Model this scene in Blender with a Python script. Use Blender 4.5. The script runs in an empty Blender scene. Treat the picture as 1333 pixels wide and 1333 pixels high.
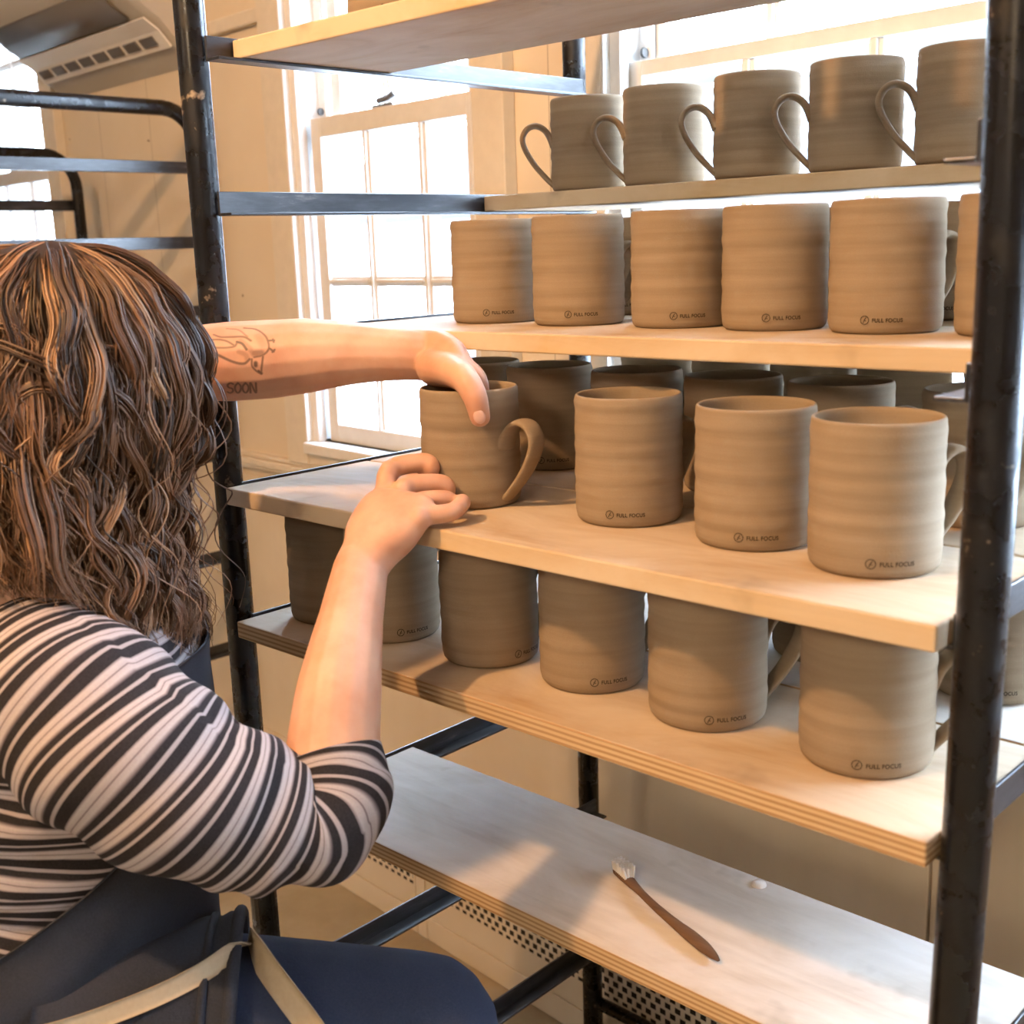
import bpy, bmesh, math, random
import numpy as np
from mathutils import Vector, Matrix, noise
from mathutils.bvhtree import BVHTree
random.seed(7); rng = np.random.default_rng(7)
C = bpy.context.scene.collection
sc = bpy.context.scene

# ------------------------------------------------------------------ camera
CAM = np.array([1.0422, -0.6905, 1.25])
RI = np.array([0.7294669, 0.68325292, -0.03230312])
UP = np.array([-0.12412637, 0.17866808, 0.97604834])
FW = np.array([-0.67265941, 0.70798529, -0.21514216])
FPX = 1570.954
cd = bpy.data.cameras.new('camera'); cam = bpy.data.objects.new('camera', cd); C.objects.link(cam)
cam.matrix_world = Matrix(((RI[0], UP[0], -FW[0], CAM[0]), (RI[1], UP[1], -FW[1], CAM[1]),
                           (RI[2], UP[2], -FW[2], CAM[2]), (0, 0, 0, 1)))
cd.sensor_width = 36; cd.lens = FPX / 1333 * 36; cd.clip_start = 0.02
cd.dof.use_dof = True; cd.dof.focus_distance = 1.2; cd.dof.aperture_fstop = 9
sc.camera = cam

# ------------------------------------------------------------------ world, lights, exposure
w = bpy.data.worlds.new('sky'); sc.world = w; w.use_nodes = True
bg = w.node_tree.nodes['Background']
bg.inputs[0].default_value = (0.62, 0.765, 1.0, 1); bg.inputs[1].default_value = 46.0
sc.view_settings.view_transform = 'Standard'; sc.view_settings.look = 'None'
sc.view_settings.gamma = 1; sc.view_settings.use_curve_mapping = False
sc.view_settings.exposure = 0.0

F0 = np.array([-.6115, .6540, 0.]); H = np.array([.99734, -.07289, 0.]); N = np.array([.07289, .99734, 0.])
WALLM = Matrix(((H[0], N[0], 0, F0[0]), (H[1], N[1], 0, F0[1]), (0, 0, 1, 0), (0, 0, 0, 1)))
def wl(u, n, z): return F0 + H * u + N * n + np.array([0, 0, z])

def area(name, loc, target, sx, sy, energy, col, spread=math.pi):
    l = bpy.data.lights.new(name, 'AREA'); l.shape = 'RECTANGLE'; l.size = sx; l.size_y = sy
    l.energy = energy; l.color = col; l.spread = spread
    o = bpy.data.objects.new(name, l); C.objects.link(o); o.location = loc
    d = Vector(target) - Vector(loc); o.rotation_euler = d.to_track_quat('-Z', 'Y').to_euler()
    return o
LAMP = (0.14, -1.0, 2.2)
pl = bpy.data.lights.new('ceiling_lamp_light', 'POINT'); pl.energy = 104; pl.color = (1.0, .555, .245); pl.shadow_soft_size = .035
po = bpy.data.objects.new('ceiling_lamp_light', pl); C.objects.link(po); po.location = LAMP
# the room's other two ceiling lamps, behind the camera
for i, (x, y, e) in enumerate(((1.7, -3.2, 62), (-0.6, -3.0, 16))):
    a = area('ceiling_panel_light', (x, y, 2.44), (x * .6, y + 2.2, .6), .5, .5, e, (1.0, .74, .48))

# ------------------------------------------------------------------ helpers
def px(x, y, d):
    return CAM + (FW + (x - 666.5) / FPX * RI - (y - 666.5) / FPX * UP) * d
def tag(o, label=None, cat=None, group=None, kind=None):
    if label: o['label'] = label
    if cat: o['category'] = cat
    if group: o['group'] = group
    if kind: o['kind'] = kind
    return o
def empty(name, loc=(0, 0, 0), rz=0):
    o = bpy.data.objects.new(name, None); C.objects.link(o); o.location = loc; o.rotation_euler = (0, 0, rz)
    o.empty_display_size = .05
    return o
def mesh(name, verts, faces, mats=None, smooth=False, mi=None):
    me = bpy.data.meshes.new(name); me.from_pydata([tuple(map(float, v)) for v in verts], [], faces); me.update()
    if mats:
        for m in (mats if isinstance(mats, (list, tuple)) else [mats]): me.materials.append(m)
    if mi: me.polygons.foreach_set('material_index', mi)
    if smooth: me.polygons.foreach_set('use_smooth', [True] * len(me.polygons))
    return me
def obj(name, me, parent=None, M=None):
    o = bpy.data.objects.new(name, me); C.objects.link(o)
    if parent: o.parent = parent
    if M is not None: o.matrix_world = M
    return o
class MB:
    def __init__(s): s.v = []; s.f = []; s.m = []; s.uv = None
    def add(s, v, f, m=0):
        k = len(s.v); s.v += [tuple(map(float, q)) for q in v]; s.f += [tuple(i + k for i in q) for q in f]; s.m += [m] * len(f)
    def box(s, x0, x1, y0, y1, z0, z1, m=0):
        s.add([(x0, y0, z0), (x1, y0, z0), (x1, y1, z0), (x0, y1, z0), (x0, y0, z1), (x1, y0, z1), (x1, y1, z1), (x0, y1, z1)],
              [(0, 3, 2, 1), (4, 5, 6, 7), (0, 1, 5, 4), (1, 2, 6, 5), (2, 3, 7, 6), (3, 0, 4, 7)], m)
    def build(s, name, mats, parent=None, smooth=False, bevel=0, M=None, seg=2):
        me = mesh(name, s.v, s.f, mats, smooth, s.m)
        if bevel:
            bm = bmesh.new(); bm.from_mesh(me)
            bmesh.ops.bevel(bm, geom=[e for e in bm.edges if len(e.link_faces) == 2 and e.calc_face_angle() > .5], offset=bevel, segments=seg, affect='EDGES', profile=.5)
            bm.to_mesh(me); bm.free()
        if smooth:
            try: me.set_sharp_from_angle(angle=.7)
            except Exception: pass
        return obj(name, me, parent, M)
def unit(v): v = np.asarray(v, float); return v / (np.linalg.norm(v) + 1e-12)
def catmull(P, n):
    P = np.asarray(P, float)
    if len(P) < 3: t = np.linspace(0, 1, n)[:, None]; return P[0] * (1 - t) + P[-1] * t
    Q = np.vstack([2 * P[0] - P[1], P, 2 * P[-1] - P[-2]]); out = []
    for t in np.linspace(0, len(P) - 1 - 1e-9, n):
        i = int(t); u = t - i; a, b, c, d = Q[i], Q[i + 1], Q[i + 2], Q[i + 3]
        out.append(.5 * (2 * b + (c - a) * u + (2 * a - 5 * b + 4 * c - d) * u * u + (3 * b - a - 3 * c + d) * u ** 3))
    return np.array(out)
def frames(path, up=None):
    T = np.gradient(path, axis=0); T /= np.linalg.norm(T, axis=1)[:, None] + 1e-12
    A = np.zeros_like(path); a = np.array(up if up is not None else ((0, 0, 1) if abs(T[0][2]) < .9 else (1, 0, 0)), float)
    for i, t in enumerate(T):
        a = a - t * (a @ t); a = unit(a); A[i] = a
    return T, A, np.cross(T, A)
def tube(path, rad, seg=12, caps=True, up=None, flat=1.0):
    path = np.asarray(path, float); n = len(path); rad = np.broadcast_to(rad, n)
    T, A, B = frames(path, up)
    v = []; f = []
    for i in range(n):
        for k in range(seg):
            th = 2 * math.pi * k / seg
            v.append(path[i] + rad[i] * (A[i] * math.cos(th) * flat + B[i] * math.sin(th)))
    for i in range(n - 1):
        for k in range(seg):
            k2 = (k + 1) % seg
            f.append((i * seg + k, i * seg + k2, (i + 1) * seg + k2, (i + 1) * seg + k))
    if caps:
        f.append(tuple(range(seg - 1, -1, -1))); f.append(tuple((n - 1) * seg + k for k in range(seg)))
    return v, f
def limb(P, R, n=24, seg=14):
    """smooth tapered limb with round ends"""
    path = catmull(P, n); t = np.linspace(0, len(P) - 1, n); r = np.interp(t, np.arange(len(R)), R)
    a = unit(path[0] - path[1]); b = unit(path[-1] - path[-2])
    pre = [path[0] + a * r[0] * s for s in (.95, .7, .4)]; pr = [r[0] * .2, r[0] * .7, r[0] * .92]
    post = [path[-1] + b * r[-1] * s for s in (.4, .7, .95)]; po_ = [r[-1] * .92, r[-1] * .7, r[-1] * .2]
    return tube(np.vstack([pre, path, post]), np.concatenate([pr, r, po_]), seg)
def loft(secs, seg=32, n=None, power=2.0, caps=True):
    """secs: (centre, axisA, axisB) ellipses; interpolated smoothly to n rings"""
    Cc = np.array([s[0] for s in secs]); A = np.array([s[1] for s in secs]); B = np.array([s[2] for s in secs])
    if n: Cc, A, B = catmull(Cc, n), catmull(A, n), catmull(B, n)
    v = []; f = []; m = len(Cc)
    for i in range(m):
        for k in range(seg):
            th = 2 * math.pi * k / seg; c, s = math.cos(th), math.sin(th)
            c = math.copysign(abs(c) ** (2 / power), c); s = math.copysign(abs(s) ** (2 / power), s)
            v.append(Cc[i] + A[i] * c + B[i] * s)
    for i in range(m - 1):
        for k in range(seg):
            k2 = (k + 1) % seg; f.append((i * seg + k, i * seg + k2, (i + 1) * seg + k2, (i + 1) * seg + k))
    if caps:
        f.append(tuple(range(seg - 1, -1, -1))); f.append(tuple((m - 1) * seg + k for k in range(seg)))
    return v, f

# ------------------------------------------------------------------ materials
class NT:
    def __init__(s, name, rough=.6, col=(.5, .5, .5), spec=.4, metal=0):
        s.m = bpy.data.materials.new(name); s.m.use_nodes = True; s.t = s.m.node_tree
        s.b = s.t.nodes['Principled BSDF']; s.b.inputs['Base Color'].default_value = (*col, 1)
        s.b.inputs['Roughness'].default_value = rough; s.b.inputs['Specular IOR Level'].default_value = spec
        s.b.inputs['Metallic'].default_value = metal
    def n(s, typ, **kw):
        nd = s.t.nodes.new(typ)
        for k, v in kw.items():
            if k in nd.inputs: nd.inputs[k].default_value = v
            else: setattr(nd, k, v)
        return nd
    def l(s, a, b): s.t.links.new(a, b)
    def coord(s, kind='Object', scale=(1, 1, 1), rot=(0, 0, 0)):
        c = s.n('ShaderNodeTexCoord'); mp = s.n('ShaderNodeMapping'); mp.inputs['Scale'].default_value = scale; mp.inputs['Rotation'].default_value = rot
        s.l(c.outputs[kind], mp.inputs[0]); return mp.outputs[0]
    def noise(s, vec, scale, detail=4, rough=.55, dist=0):
        nd = s.n('ShaderNodeTexNoise', Scale=scale, Detail=detail, Roughness=rough, Distortion=dist); s.l(vec, nd.inputs['Vector']); return nd.outputs['Fac']
    def ramp(s, fac, stops, interp='LINEAR'):
        r = s.n('ShaderNodeValToRGB'); r.color_ramp.interpolation = interp; e = r.color_ramp.elements
        while len(e) < len(stops): e.new(.5)
        for i, (p, c) in enumerate(stops): e[i].position = p; e[i].color = (*c, 1)
        s.l(fac, r.inputs[0]); return r.outputs[0]
    def mix(s, fac, a, b, mode='MIX'):
        nd = s.n('ShaderNodeMix', data_type='RGBA', blend_type=mode)
        for i, q in ((6, a), (7, b)):
            if isinstance(q, (tuple, list)): nd.inputs[i].default_value = (*q, 1)
            else: s.l(q, nd.inputs[i])
        if isinstance(fac, (int, float)): nd.inputs[0].default_value = fac
        else: s.l(fac, nd.inputs[0])
        return nd.outputs[2]
    def math(s, op, a, b=0.0):
        nd = s.n('ShaderNodeMath', operation=op)
        for i, q in enumerate((a, b)):
            if isinstance(q, (int, float)): nd.inputs[i].default_value = q
            else: s.l(q, nd.inputs[i])
        return nd.outputs[0]
    def sep(s, vec): nd = s.n('ShaderNodeSeparateXYZ'); s.l(vec, nd.inputs[0]); return nd.outputs
    def col(s, c): s.l(c, s.b.inputs['Base Color']); return s
    def bump(s, h, strength=.3, dist=.001):
        b = s.n('ShaderNodeBump', Strength=strength, Distance=dist); s.l(h, b.inputs['Height']); s.l(b.outputs[0], s.b.inputs['Normal']); return s

def make_clay():
    k = NT('greenware_clay', .88, spec=.15); v = k.coord('Object'); z = k.coord('Object', (3, 3, 90))
    a = k.noise(z, 1.0, 3); b = k.noise(v, 900, 2); c = k.noise(v, 25, 3)
    base = k.ramp(a, [(.3, (.240, .178, .113)), (.7, (.335, .257, .174))])
    base = k.mix(k.math('MULTIPLY', b, .35), base, (.16, .12, .08)); base = k.mix(k.math('MULTIPLY', c, .25), base, (.42, .35, .26))
    k.col(base); k.bump(k.math('ADD', k.math('MULTIPLY', a, 1.2), k.math('MULTIPLY', b, .35)), .45, .0009); return k.m
M_CLAY = make_clay()
M_STAMP = NT('pressed_stamp', .9, (.045, .034, .022), .1).m
M_RIMDARK = None
def make_wood(name, c0, c1, dust=None, dust_amt=.5, seed=0.):
    k = NT(name, .7, spec=.25); v = k.coord('Object', (3, 40, 40)); g = k.noise(v, 1.6, 5, .6, .4)
    base = k.ramp(g, [(.3, c0), (.7, c1)])
    if dust:
        v2 = k.coord('Object', (3.5, 7, 7)); d = k.noise(v2, 1.4, 6, .6, .8)
        base = k.mix(k.ramp(d, [(.5 - dust_amt * .5, (1, 1, 1)), (.78 - dust_amt * .15, (.12, .12, .12))]), base, dust)
        v3 = k.coord('Object'); sp = k.noise(v3, 14, 3); base = k.mix(k.ramp(sp, [(.62, (0, 0, 0)), (.74, (.5, .5, .5))]), base, (.27, .21, .15))
    k.col(base); k.bump(g, .15, .0006); return k.m
M_TOP = make_wood('board_face', (.32, .195, .09), (.46, .31, .165), (.58, .49, .38), .3)
M_TOPD = make_wood('dusty_board_face', (.42, .34, .26), (.60, .52, .42), (.80, .77, .73), .62)
M_EDGE = make_wood('board_edge', (.40, .25, .12), (.58, .41, .22), (.62, .50, .35), .1)
def make_ply():
    k = NT('plywood_edge', .75, spec=.2); v = k.coord('Object', (6, 6, 1)); x = k.sep(k.coord('Object'))
    wob = k.noise(v, 3, 3); z = k.math('ADD', x[2], k.math('MULTIPLY', wob, .0012))
    s = k.math('FRACT', k.math('MULTIPLY', z, 1 / .0047))
    base = k.ramp(s, [(.0, (.60, .44, .26)), (.42, (.57, .41, .23)), (.5, (.36, .22, .11)), (.86, (.40, .25, .125)), (.95, (.60, .44, .26))])
    k.col(base); return k.m
M_PLY = make_ply()
def make_steel():
    k = NT('black_painted_steel', .3, spec=.4); v = k.coord('Object'); a = k.noise(v, 26, 4, .65); b = k.noise(v, 120, 3)
    f = k.ramp(a, [(.655, (0, 0, 0)), (.72, (1, 1, 1))]); f2 = k.ramp(b, [(.62, (0, 0, 0)), (.70, (.35, .35, .35))])
    base = k.mix(f, (.006, .0063, .0075), (.34, .28, .21)); base = k.mix(f2, base, (.025, .025, .026)); k.col(base)
    k.l(k.ramp(a, [(.5, (.27, .27, .27)), (.7, (.7, .7, .7))]), k.b.inputs['Roughness']); k.bump(b, .15, .0004); return k.m
M_STEEL = make_steel()
def make_runner():
    k = NT('clay_smeared_steel', .33, spec=.6); v = k.coord('Object', (30, 5, 30)); a = k.noise(v, 3, 5, .65)
    base = k.ramp(a, [(.45, (.013, .015, .019)), (.62, (.04, .043, .05)), (.80, (.20, .19, .17))]); k.col(base); k.bump(a, .1, .0004); return k.m
M_RUN = make_runner()
def make_wall():
    k = NT('cream_wall_paint', .65, spec=.25); o = k.coord('Object'); x = k.sep(o)
    a = k.noise(o, 3, 4); b = k.noise(o, 160, 2)
    base = k.ramp(a, [(.3, (.66, .56, .42)), (.7, (.73, .63, .49))])
    s = k.math('ABSOLUTE', k.math('SUBTRACT', k.math('FRACT', k.math('MULTIPLY', k.math('ADD', x[0], 5.046), 1 / .249)), .5))
    g = k.math('GREATER_THAN', s, .4955); base = k.mix(k.math('MULTIPLY', g, .55), base, (.22, .16, .10))
    nl = k.noise(o, 32, 1); base = k.mix(k.ramp(nl, [(.80, (0, 0, 0)), (.81, (.8, .8, .8))]), base, (.16, .09, .04)); k.col(base)
    k.bump(b, .12, .0005); return k.m
M_WALL = make_wall()
def paint(name, c, r=.5, sc=40):
    k = NT(name, r, spec=.35); o = k.coord('Object'); a = k.noise(o, sc, 3)
    k.col(k.ramp(a, [(.3, tuple(q * .92 for q in c)), (.7, c)])); k.bump(a, .08, .0005); return k.m
M_CASE = paint('cream_trim_paint', (.70, .63, .52)); M_SASH = paint('white_sash_paint', (.72, .70, .655)); M_JAMB = paint('white_jamb_paint', (.76, .755, .74))
M_PLAIN = paint('plain_wall_paint', (.30, .265, .22)); M_CEIL = paint('ceiling_paint', (.42, .40, .36))
M_PANEL = None
def make_panel():
    k = NT('painted_plywood_panel', .6, spec=.25); o = k.coord('Object'); a = k.noise(o, 4, 5); z = k.noise(k.coord('Object', (30, 30, 2)), 1, 3)
    base = k.ramp(a, [(.3, (.66, .57, .44)), (.7, (.74, .65, .52))]); base = k.mix(k.math('MULTIPLY', z, .18), base, (.45, .36, .24)); k.col(base); return k.m
M_PANEL = make_panel()
def make_floor():
    k = NT('concrete_floor', .75, spec=.25); o = k.coord('Object'); a = k.noise(o, 5, 6); b = k.noise(o, 60, 3)
    base = k.ramp(a, [(.3, (.25, .20, .125)), (.7, (.37, .305, .205))]); base = k.mix(k.math('MULTIPLY', b, .2), base, (.5, .44, .33)); k.col(base); return k.m
M_FLOOR = make_floor()
def make_glass():
    k = NT('window_glass'); t = k.t; out = t.nodes['Material Output']; tr = k.n('ShaderNodeBsdfTransparent'); gl = k.n('ShaderNodeBsdfGlossy', Roughness=.02)
    tr.inputs[0].default_value = (.95, .97, .97, 1); mx = k.n('ShaderNodeMixShader'); fr = None
    mx.inputs[0].default_value = .03; k.l(tr.outputs[0], mx.inputs[1]); k.l(gl.outputs[0], mx.inputs[2]); k.l(mx.outputs[0], out.inputs[0]); return k.m
M_GLASS = make_glass()
M_BRASS = NT('dull_metal', .35, (.55, .55, .55), .5, 1).m; M_DARK = NT('dark_gap', .9, (.012, .011, .010), .1).m
M_SCREW = NT('dark_screw', .5, (.06, .055, .05), .4, .6).m

# ------------------------------------------------------------------ room
def struct(o): o['kind'] = 'structure'; return o
mb = MB(); mb.box(-3.2, 3.4, -3.6, 1.1, -.1, 0); struct(mb.build('floor', M_FLOOR))
mb = MB(); mb.box(-3.2, 3.4, -3.6, 1.1, 2.5, 2.6); struct(mb.build('ceiling', M_CEIL))
mb = MB(); mb.box(-3.2, -3.1, -3.6, 1.35, 0, 2.5); struct(mb.build('wall_left', M_PLAIN))
mb = MB(); mb.box(3.3, 3.4, -3.6, 1.1, 0, 2.5); struct(mb.build('wall_right', M_PLAIN))
mb = MB(); mb.box(-3.1, 3.3, -3.6, -3.5, 0, 2.5); struct(mb.build('wall_front', M_PLAIN))
OPEN = [(-1.93, -1.33), (-.235, .288), (.56, 1.19), (1.36, 2.20), (2.50, 3.40)]; Z0, Z1 = .892, 2.1
mb = MB(); us = [-2.9] + [q for o in OPEN for q in o] + [3.95]
for i in range(0, len(us), 2): mb.box(us[i], us[i + 1], .075, .2, 0, 2.5)
for a, b in OPEN: mb.box(a, b, .075, .2, 0, Z0); mb.box(a, b, .075, .2, Z1, 2.5)
struct(mb.build('wall_back', M_WALL, M=WALLM))
# lower panelling and mouldings on the back wall
mb = MB(); mb.box(-2.4, 1.08, .062, .076, .2, .815); mb.box(1.0835, 3.95, .062, .076, .2, .815); struct(mb.build('trim_1', M_PANEL, M=WALLM, bevel=.002))
mb = MB()
for z0, z1, n in ((.815, .823, .05), (.823, .838, .045), (.838, .846, .055)): mb.box(-2.4, 3.95, n, .077, z0, z1)
struct(mb.build('trim_2', M_CASE, M=WALLM, bevel=.003))
mb = MB(); mb.box(-1.25, -.307, .060, .076, 1.672, 1.70); mb.box(.36, .49, .060, .076, 1.672, 1.70); struct(mb.build('trim_3', M_CASE, M=WALLM, bevel=.004))

def window(idx, a, b, sl, sr, m1, m2, lab, rail=.035):
    root = empty('window_%d' % idx); root.matrix_world = WALLM; struct(root)
    cw = .072
    mb = MB(); mb.box(a - cw, a, .05, .0745, .846, Z1 + cw); mb.box(b, b + cw, .05, .0745, .846, Z1 + cw); mb.box(a, b, .052, .0745, .846, Z0 - .022); mb.box(a - cw, b + cw, .049, .0745, Z1, Z1 + cw)
    mb.build('casing', M_CASE, root, bevel=.002)
    mb = MB()
    for s, e in ((a, 1), (b, -1)):
        x = sorted((s, s + e * .004)); mb.box(x[0], x[1], .05, .2, Z0, Z1)
        x = sorted((s, s + e * .026)); mb.box(x[0], x[1], .125, .133, Z0, Z1)
        x = sorted((s, s + e * .022)); mb.box(x[0], x[1], .064, .083, Z0, Z1)
    mb.box(a, b, .05, .2, Z1 - .004, Z1); mb.build('jamb', M_JAMB, root, bevel=.0015)
    mb = MB(); mb.box(a, b, .040, .2, Z0 - .022, Z0); mb.build('sill', M_JAMB, root, bevel=.003)
    for nm, n0, z0, z1, bot, top in (('lower_sash', .087, Z0, 1.49, .034, rail), ('upper_sash', .137, 1.455, Z1 - .004, rail, .04)):
        mb = MB(); st = .03
        mb.box(sl, sl + st, n0, n0 + .034, z0, z1); mb.box(sr - st, sr, n0, n0 + .034, z0, z1)
        mb.box(sl + st, sr - st, n0, n0 + .034, z0, z0 + bot); mb.box(sl + st, sr - st, n0, n0 + .034, z1 - top, z1)
        for m in (m1, m2): mb.box(m - .010, m + .010, n0 + .006, n0 + .030, z0 + bot, z1 - top); mb.box(m - .004, m + .004, n0, n0 + .034, z0 + bot, z1 - top)
        zm = (z0 + z1) / 2 + (.005 if nm == 'lower_sash' else 0)
        xs = [sl + st, m1 - .0105, m1 + .0105, m2 - .0105, m2 + .0105, sr - st]
        for i in (0, 2, 4): mb.box(xs[i], xs[i + 1], n0 + .006, n0 + .030, zm - .009, zm + .009); mb.box(xs[i], xs[i + 1], n0 + .0005, n0 + .0335, zm - .0035, zm + .0035)
        s = mb.build(nm, M_SASH, root, bevel=.0012)
        g = MB()
        for i in (0, 2, 4):
            for q0, q1 in ((z0 + bot, zm - .009), (zm + .009, z1 - top)): g.box(xs[i] - .002, xs[i + 1] + .002, n0 + .018, n0 + .0205, q0 - .002, q1 + .002)
        g.build('pane', M_GLASS, s)
    mb = MB()
    for uu, zz in ((a + .005, 1.475),):
        v, f = tube([(uu - .002, .075, zz), (uu + .004, .075, zz)], [.007, .0065], 14); mb.add(v, f)
        v, f = tube([(uu + .012, .118, zz + .03), (uu + .016, .118, zz + .03)], [.007, .0065], 14); mb.add(v, f)
    mb.build('screw', M_SCREW, root)
    if idx == 3: return root
    mb = MB(); u = (sl + sr) / 2 - .02
    mb.box(u - .03, u + .03, .092, .115, 1.4905, 1.495); v, f = tube([(u - .02, .10, 1.502), (u + .01, .10, 1.505), (u + .035, .098, 1.512)], [.006, .006, .008], 10); mb.add(v, f)
    mb.build('sash_lock', M_BRASS, root, smooth=True)
    return root
window(1, -1.93, -1.33, -1.905, -1.357, -1.715, -1.545, '')
window(2, -.235, .288, -.207, .262, -.045, .112, '')
window(3, .56, 1.19, .570, 1.180, .773, .953, '', rail=.02)
window(4, 1.36, 2.20, 1.385, 2.175, 1.65, 1.91, '')
window(5, 2.50, 3.40, 2.525, 3.375, 2.80, 3.09, '')

# ------------------------------------------------------------------ outside
M_HOUSE = paint('pale_siding', (.62, .66, .70), .7, 3); M_ROOF = paint('grey_shingles', (.022, .027, .033), .8, 60); M_SNOW = paint('bright_ground', (.80, .82, .84), .9, 2)
mb = MB(); mb.box(-14, 22, -6, 40, -.32, -.3); g = struct(mb.build('ground_outside', M_SNOW))
hs = empty('house', wl(-3.0, 6.2, -.3), math.atan2(H[1], H[0])); tag(hs, 'pale sided house with a low grey roof outside the windows', 'house')
mb = MB(); mb.box(-7, 4.5, 0, 5, 0, 1.9)
for i in range(12): mb.box(-7, 4.5, -.02, 0, .1 + i * .15, .19 + i * .15)
mb.build('siding', M_HOUSE, hs)
mb = MB(); mb.add([(-7.4, -.4, 1.86), (4.9, -.4, 1.86), (4.9, 2.5, 3.0), (-7.4, 2.5, 3.0), (4.9, 5.4, 1.86), (-7.4, 5.4, 1.86), (-7.4, -.4, 1.80), (4.9, -.4, 1.80), (4.9, 5.4, 1.80), (-7.4, 5.4, 1.80)],
                  [(0, 1, 2, 3), (3, 2, 4, 5), (0, 6, 7, 1), (5, 4, 8, 9), (0, 3, 5, 9, 6), (1, 7, 8, 4, 2), (6, 9, 8, 7)]); mb.build('roof', M_ROOF, hs)

# ------------------------------------------------------------------ baseboard heater
M_HEAT = paint('heater_enamel', (.74, .67, .55), .45, 8)
def make_grille():
    k = NT('perforated_enamel', .45, (.74, .67, .55), .35); x = k.sep(k.coord('Object')); p = .019
    r = k.math('DIVIDE', x[2], p * .72); row = k.math('FLOOR', r); sh = k.math('MULTIPLY', k.math('MODULO', row, 2.0), .5)
    a = k.math('ABSOLUTE', k.math('SUBTRACT', k.math('FRACT', k.math('ADD', k.math('DIVIDE', x[0], p), sh)), .5))
    b = k.math('ABSOLUTE', k.math('SUBTRACT', k.math('FRACT', r), .5))
    hole = k.math('MULTIPLY', k.math('LESS_THAN', a, .28), k.math('LESS_THAN', b, .33))
    k.col(k.mix(hole, (.74, .67, .55), (.008, .007, .006))); return k.m
M_GRILLE = make_grille()
ht = empty('baseboard_heater'); ht.matrix_world = WALLM
tag(ht, 'long cream baseboard heater with perforated grilles along the foot of the window wall', 'heater')
mb = MB(); mb.box(-1.2, 3.0, .012, .0615, 0, .21); mb.build('back_panel', M_HEAT, ht)
for a, b in ((-1.2, .104), (.107, .133), (.136, 3.0)):
    mb = MB(); mb.box(a, b, 0, .011, .001, .046); mb.box(a, b, 0, .011, .0485, .21); o = mb.build('front_cover', M_HEAT, ht, bevel=.0012)
    if b - a > .1:
        g0, g1 = (a, b - .004) if b < 1 else (a + .066, b)
        mg = MB(); mg.box(g0, g1, -.0006, 0, .101, .200); mg.build('grille', M_GRILLE, o)
mb = MB(); mb.box(-1.2, 3.0, -.004, .0615, .2105, .222); mb.build('top_cover', M_HEAT, ht, bevel=.002)
pp = empty('floor_pipe', px(402, 1176, 2.50)); pp.location.z = 0
tag(pp, 'short white pipe stub on the floor by the heater, beside the rack post', 'pipe')
v, f = tube([(0, 0, .004), (0, 0, .09)], .007, 14); obj('pipe', mesh('pipe', v, f, M_JAMB, True), pp)
v, f = tube([(0, 0, .0), (0, 0, .006)], .016, 18); obj('flange', mesh('flange', v, f, M_JAMB, True), pp)

# ------------------------------------------------------------------ air conditioner
M_AC = paint('ac_plastic', (.50, .46, .40), .5, 5); M_ACG = paint('ac_grille_plastic', (.80, .77, .72), .4, 5); M_ACD = NT('ac_louvre', .45, (.13, .125, .12), .3).m
ac = empty('air_conditioner'); ac.matrix_world = WALLM; tag(ac, 'wall mounted air conditioner with pale slotted grille, high over the left window', 'air conditioner')
def extr(prof, u0, u1, r=0):
    v = []; f = []; n = len(prof)
    cen = np.mean(prof, axis=0)
    stn = [(u0, .88), (u0 + .012, .97), (u0 + .03, 1), (u1 - .03, 1), (u1 - .012, .97), (u1, .88)] if r else [(u0, 1), (u1, 1)]
    for u, s in stn:
        for p in prof: q = cen + (np.array(p) - cen) * s; v.append((u, q[0], q[1]))
    for i in range(len(stn) - 1):
        for k in range(n): k2 = (k + 1) % n; f.append((i * n + k, (i + 1) * n + k, (i + 1) * n + k2, i * n + k2))
    f.append(tuple(range(n))); f.append(tuple((len(stn) - 1) * n + k for k in range(n - 1, -1, -1)))
    return v, f
prof = [(.074, 1.63), (.03, 1.662), (0.0, 1.697), (-.028, 1.715), (-.095, 1.765), (-.14, 1.83), (-.155, 1.90), (-.15, 1.96), (-.12, 1.99), (.074, 2.0)]
v, f = extr(prof, -1.245, -.57, 1); o = obj('housing', mesh('housing', v, f, M_AC, True), ac); o.data.set_sharp_from_angle(angle=.5)
v, f = extr([(.024, 1.664), (-.002, 1.6935), (-.032, 1.7125), (-.034, 1.7095), (-.004, 1.690), (.022, 1.660)], -1.22, -.585); gr = obj('outlet_grille', mesh('outlet_grille', v, f, M_ACG), ac)
mb = MB()
for i in range(8):
    u = -1.195 + i * .074; d = unit((0, -.026, .0295)); nn = np.array([0, -.0295, -.026]) / .0393
    p0 = np.array([0, .019, 1.6665]) + nn * .0052; q = [p0 + d * .006, p0 + d * .026]
    v = [(u, *q[0][1:]), (u + .056, *q[0][1:]), (u + .056, *q[1][1:]), (u, *q[1][1:])]; v += [tuple(np.array(t) - nn * .003) for t in v]
    mb.add(v, [(0, 1, 2, 3), (4, 7, 6, 5), (0, 4, 5, 1), (1, 5, 6, 2), (2, 6, 7, 3), (3, 7, 4, 0)])
mb.build('slot', M_ACD, gr)
v, f = extr([(-.036, 1.717), (-.070, 1.738), (-.100, 1.766), (-.104, 1.762), (-.073, 1.733), (-.039, 1.712)], -1.2, -.64); obj('louvre', mesh('louvre', v, f, M_ACD, True), ac)

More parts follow.
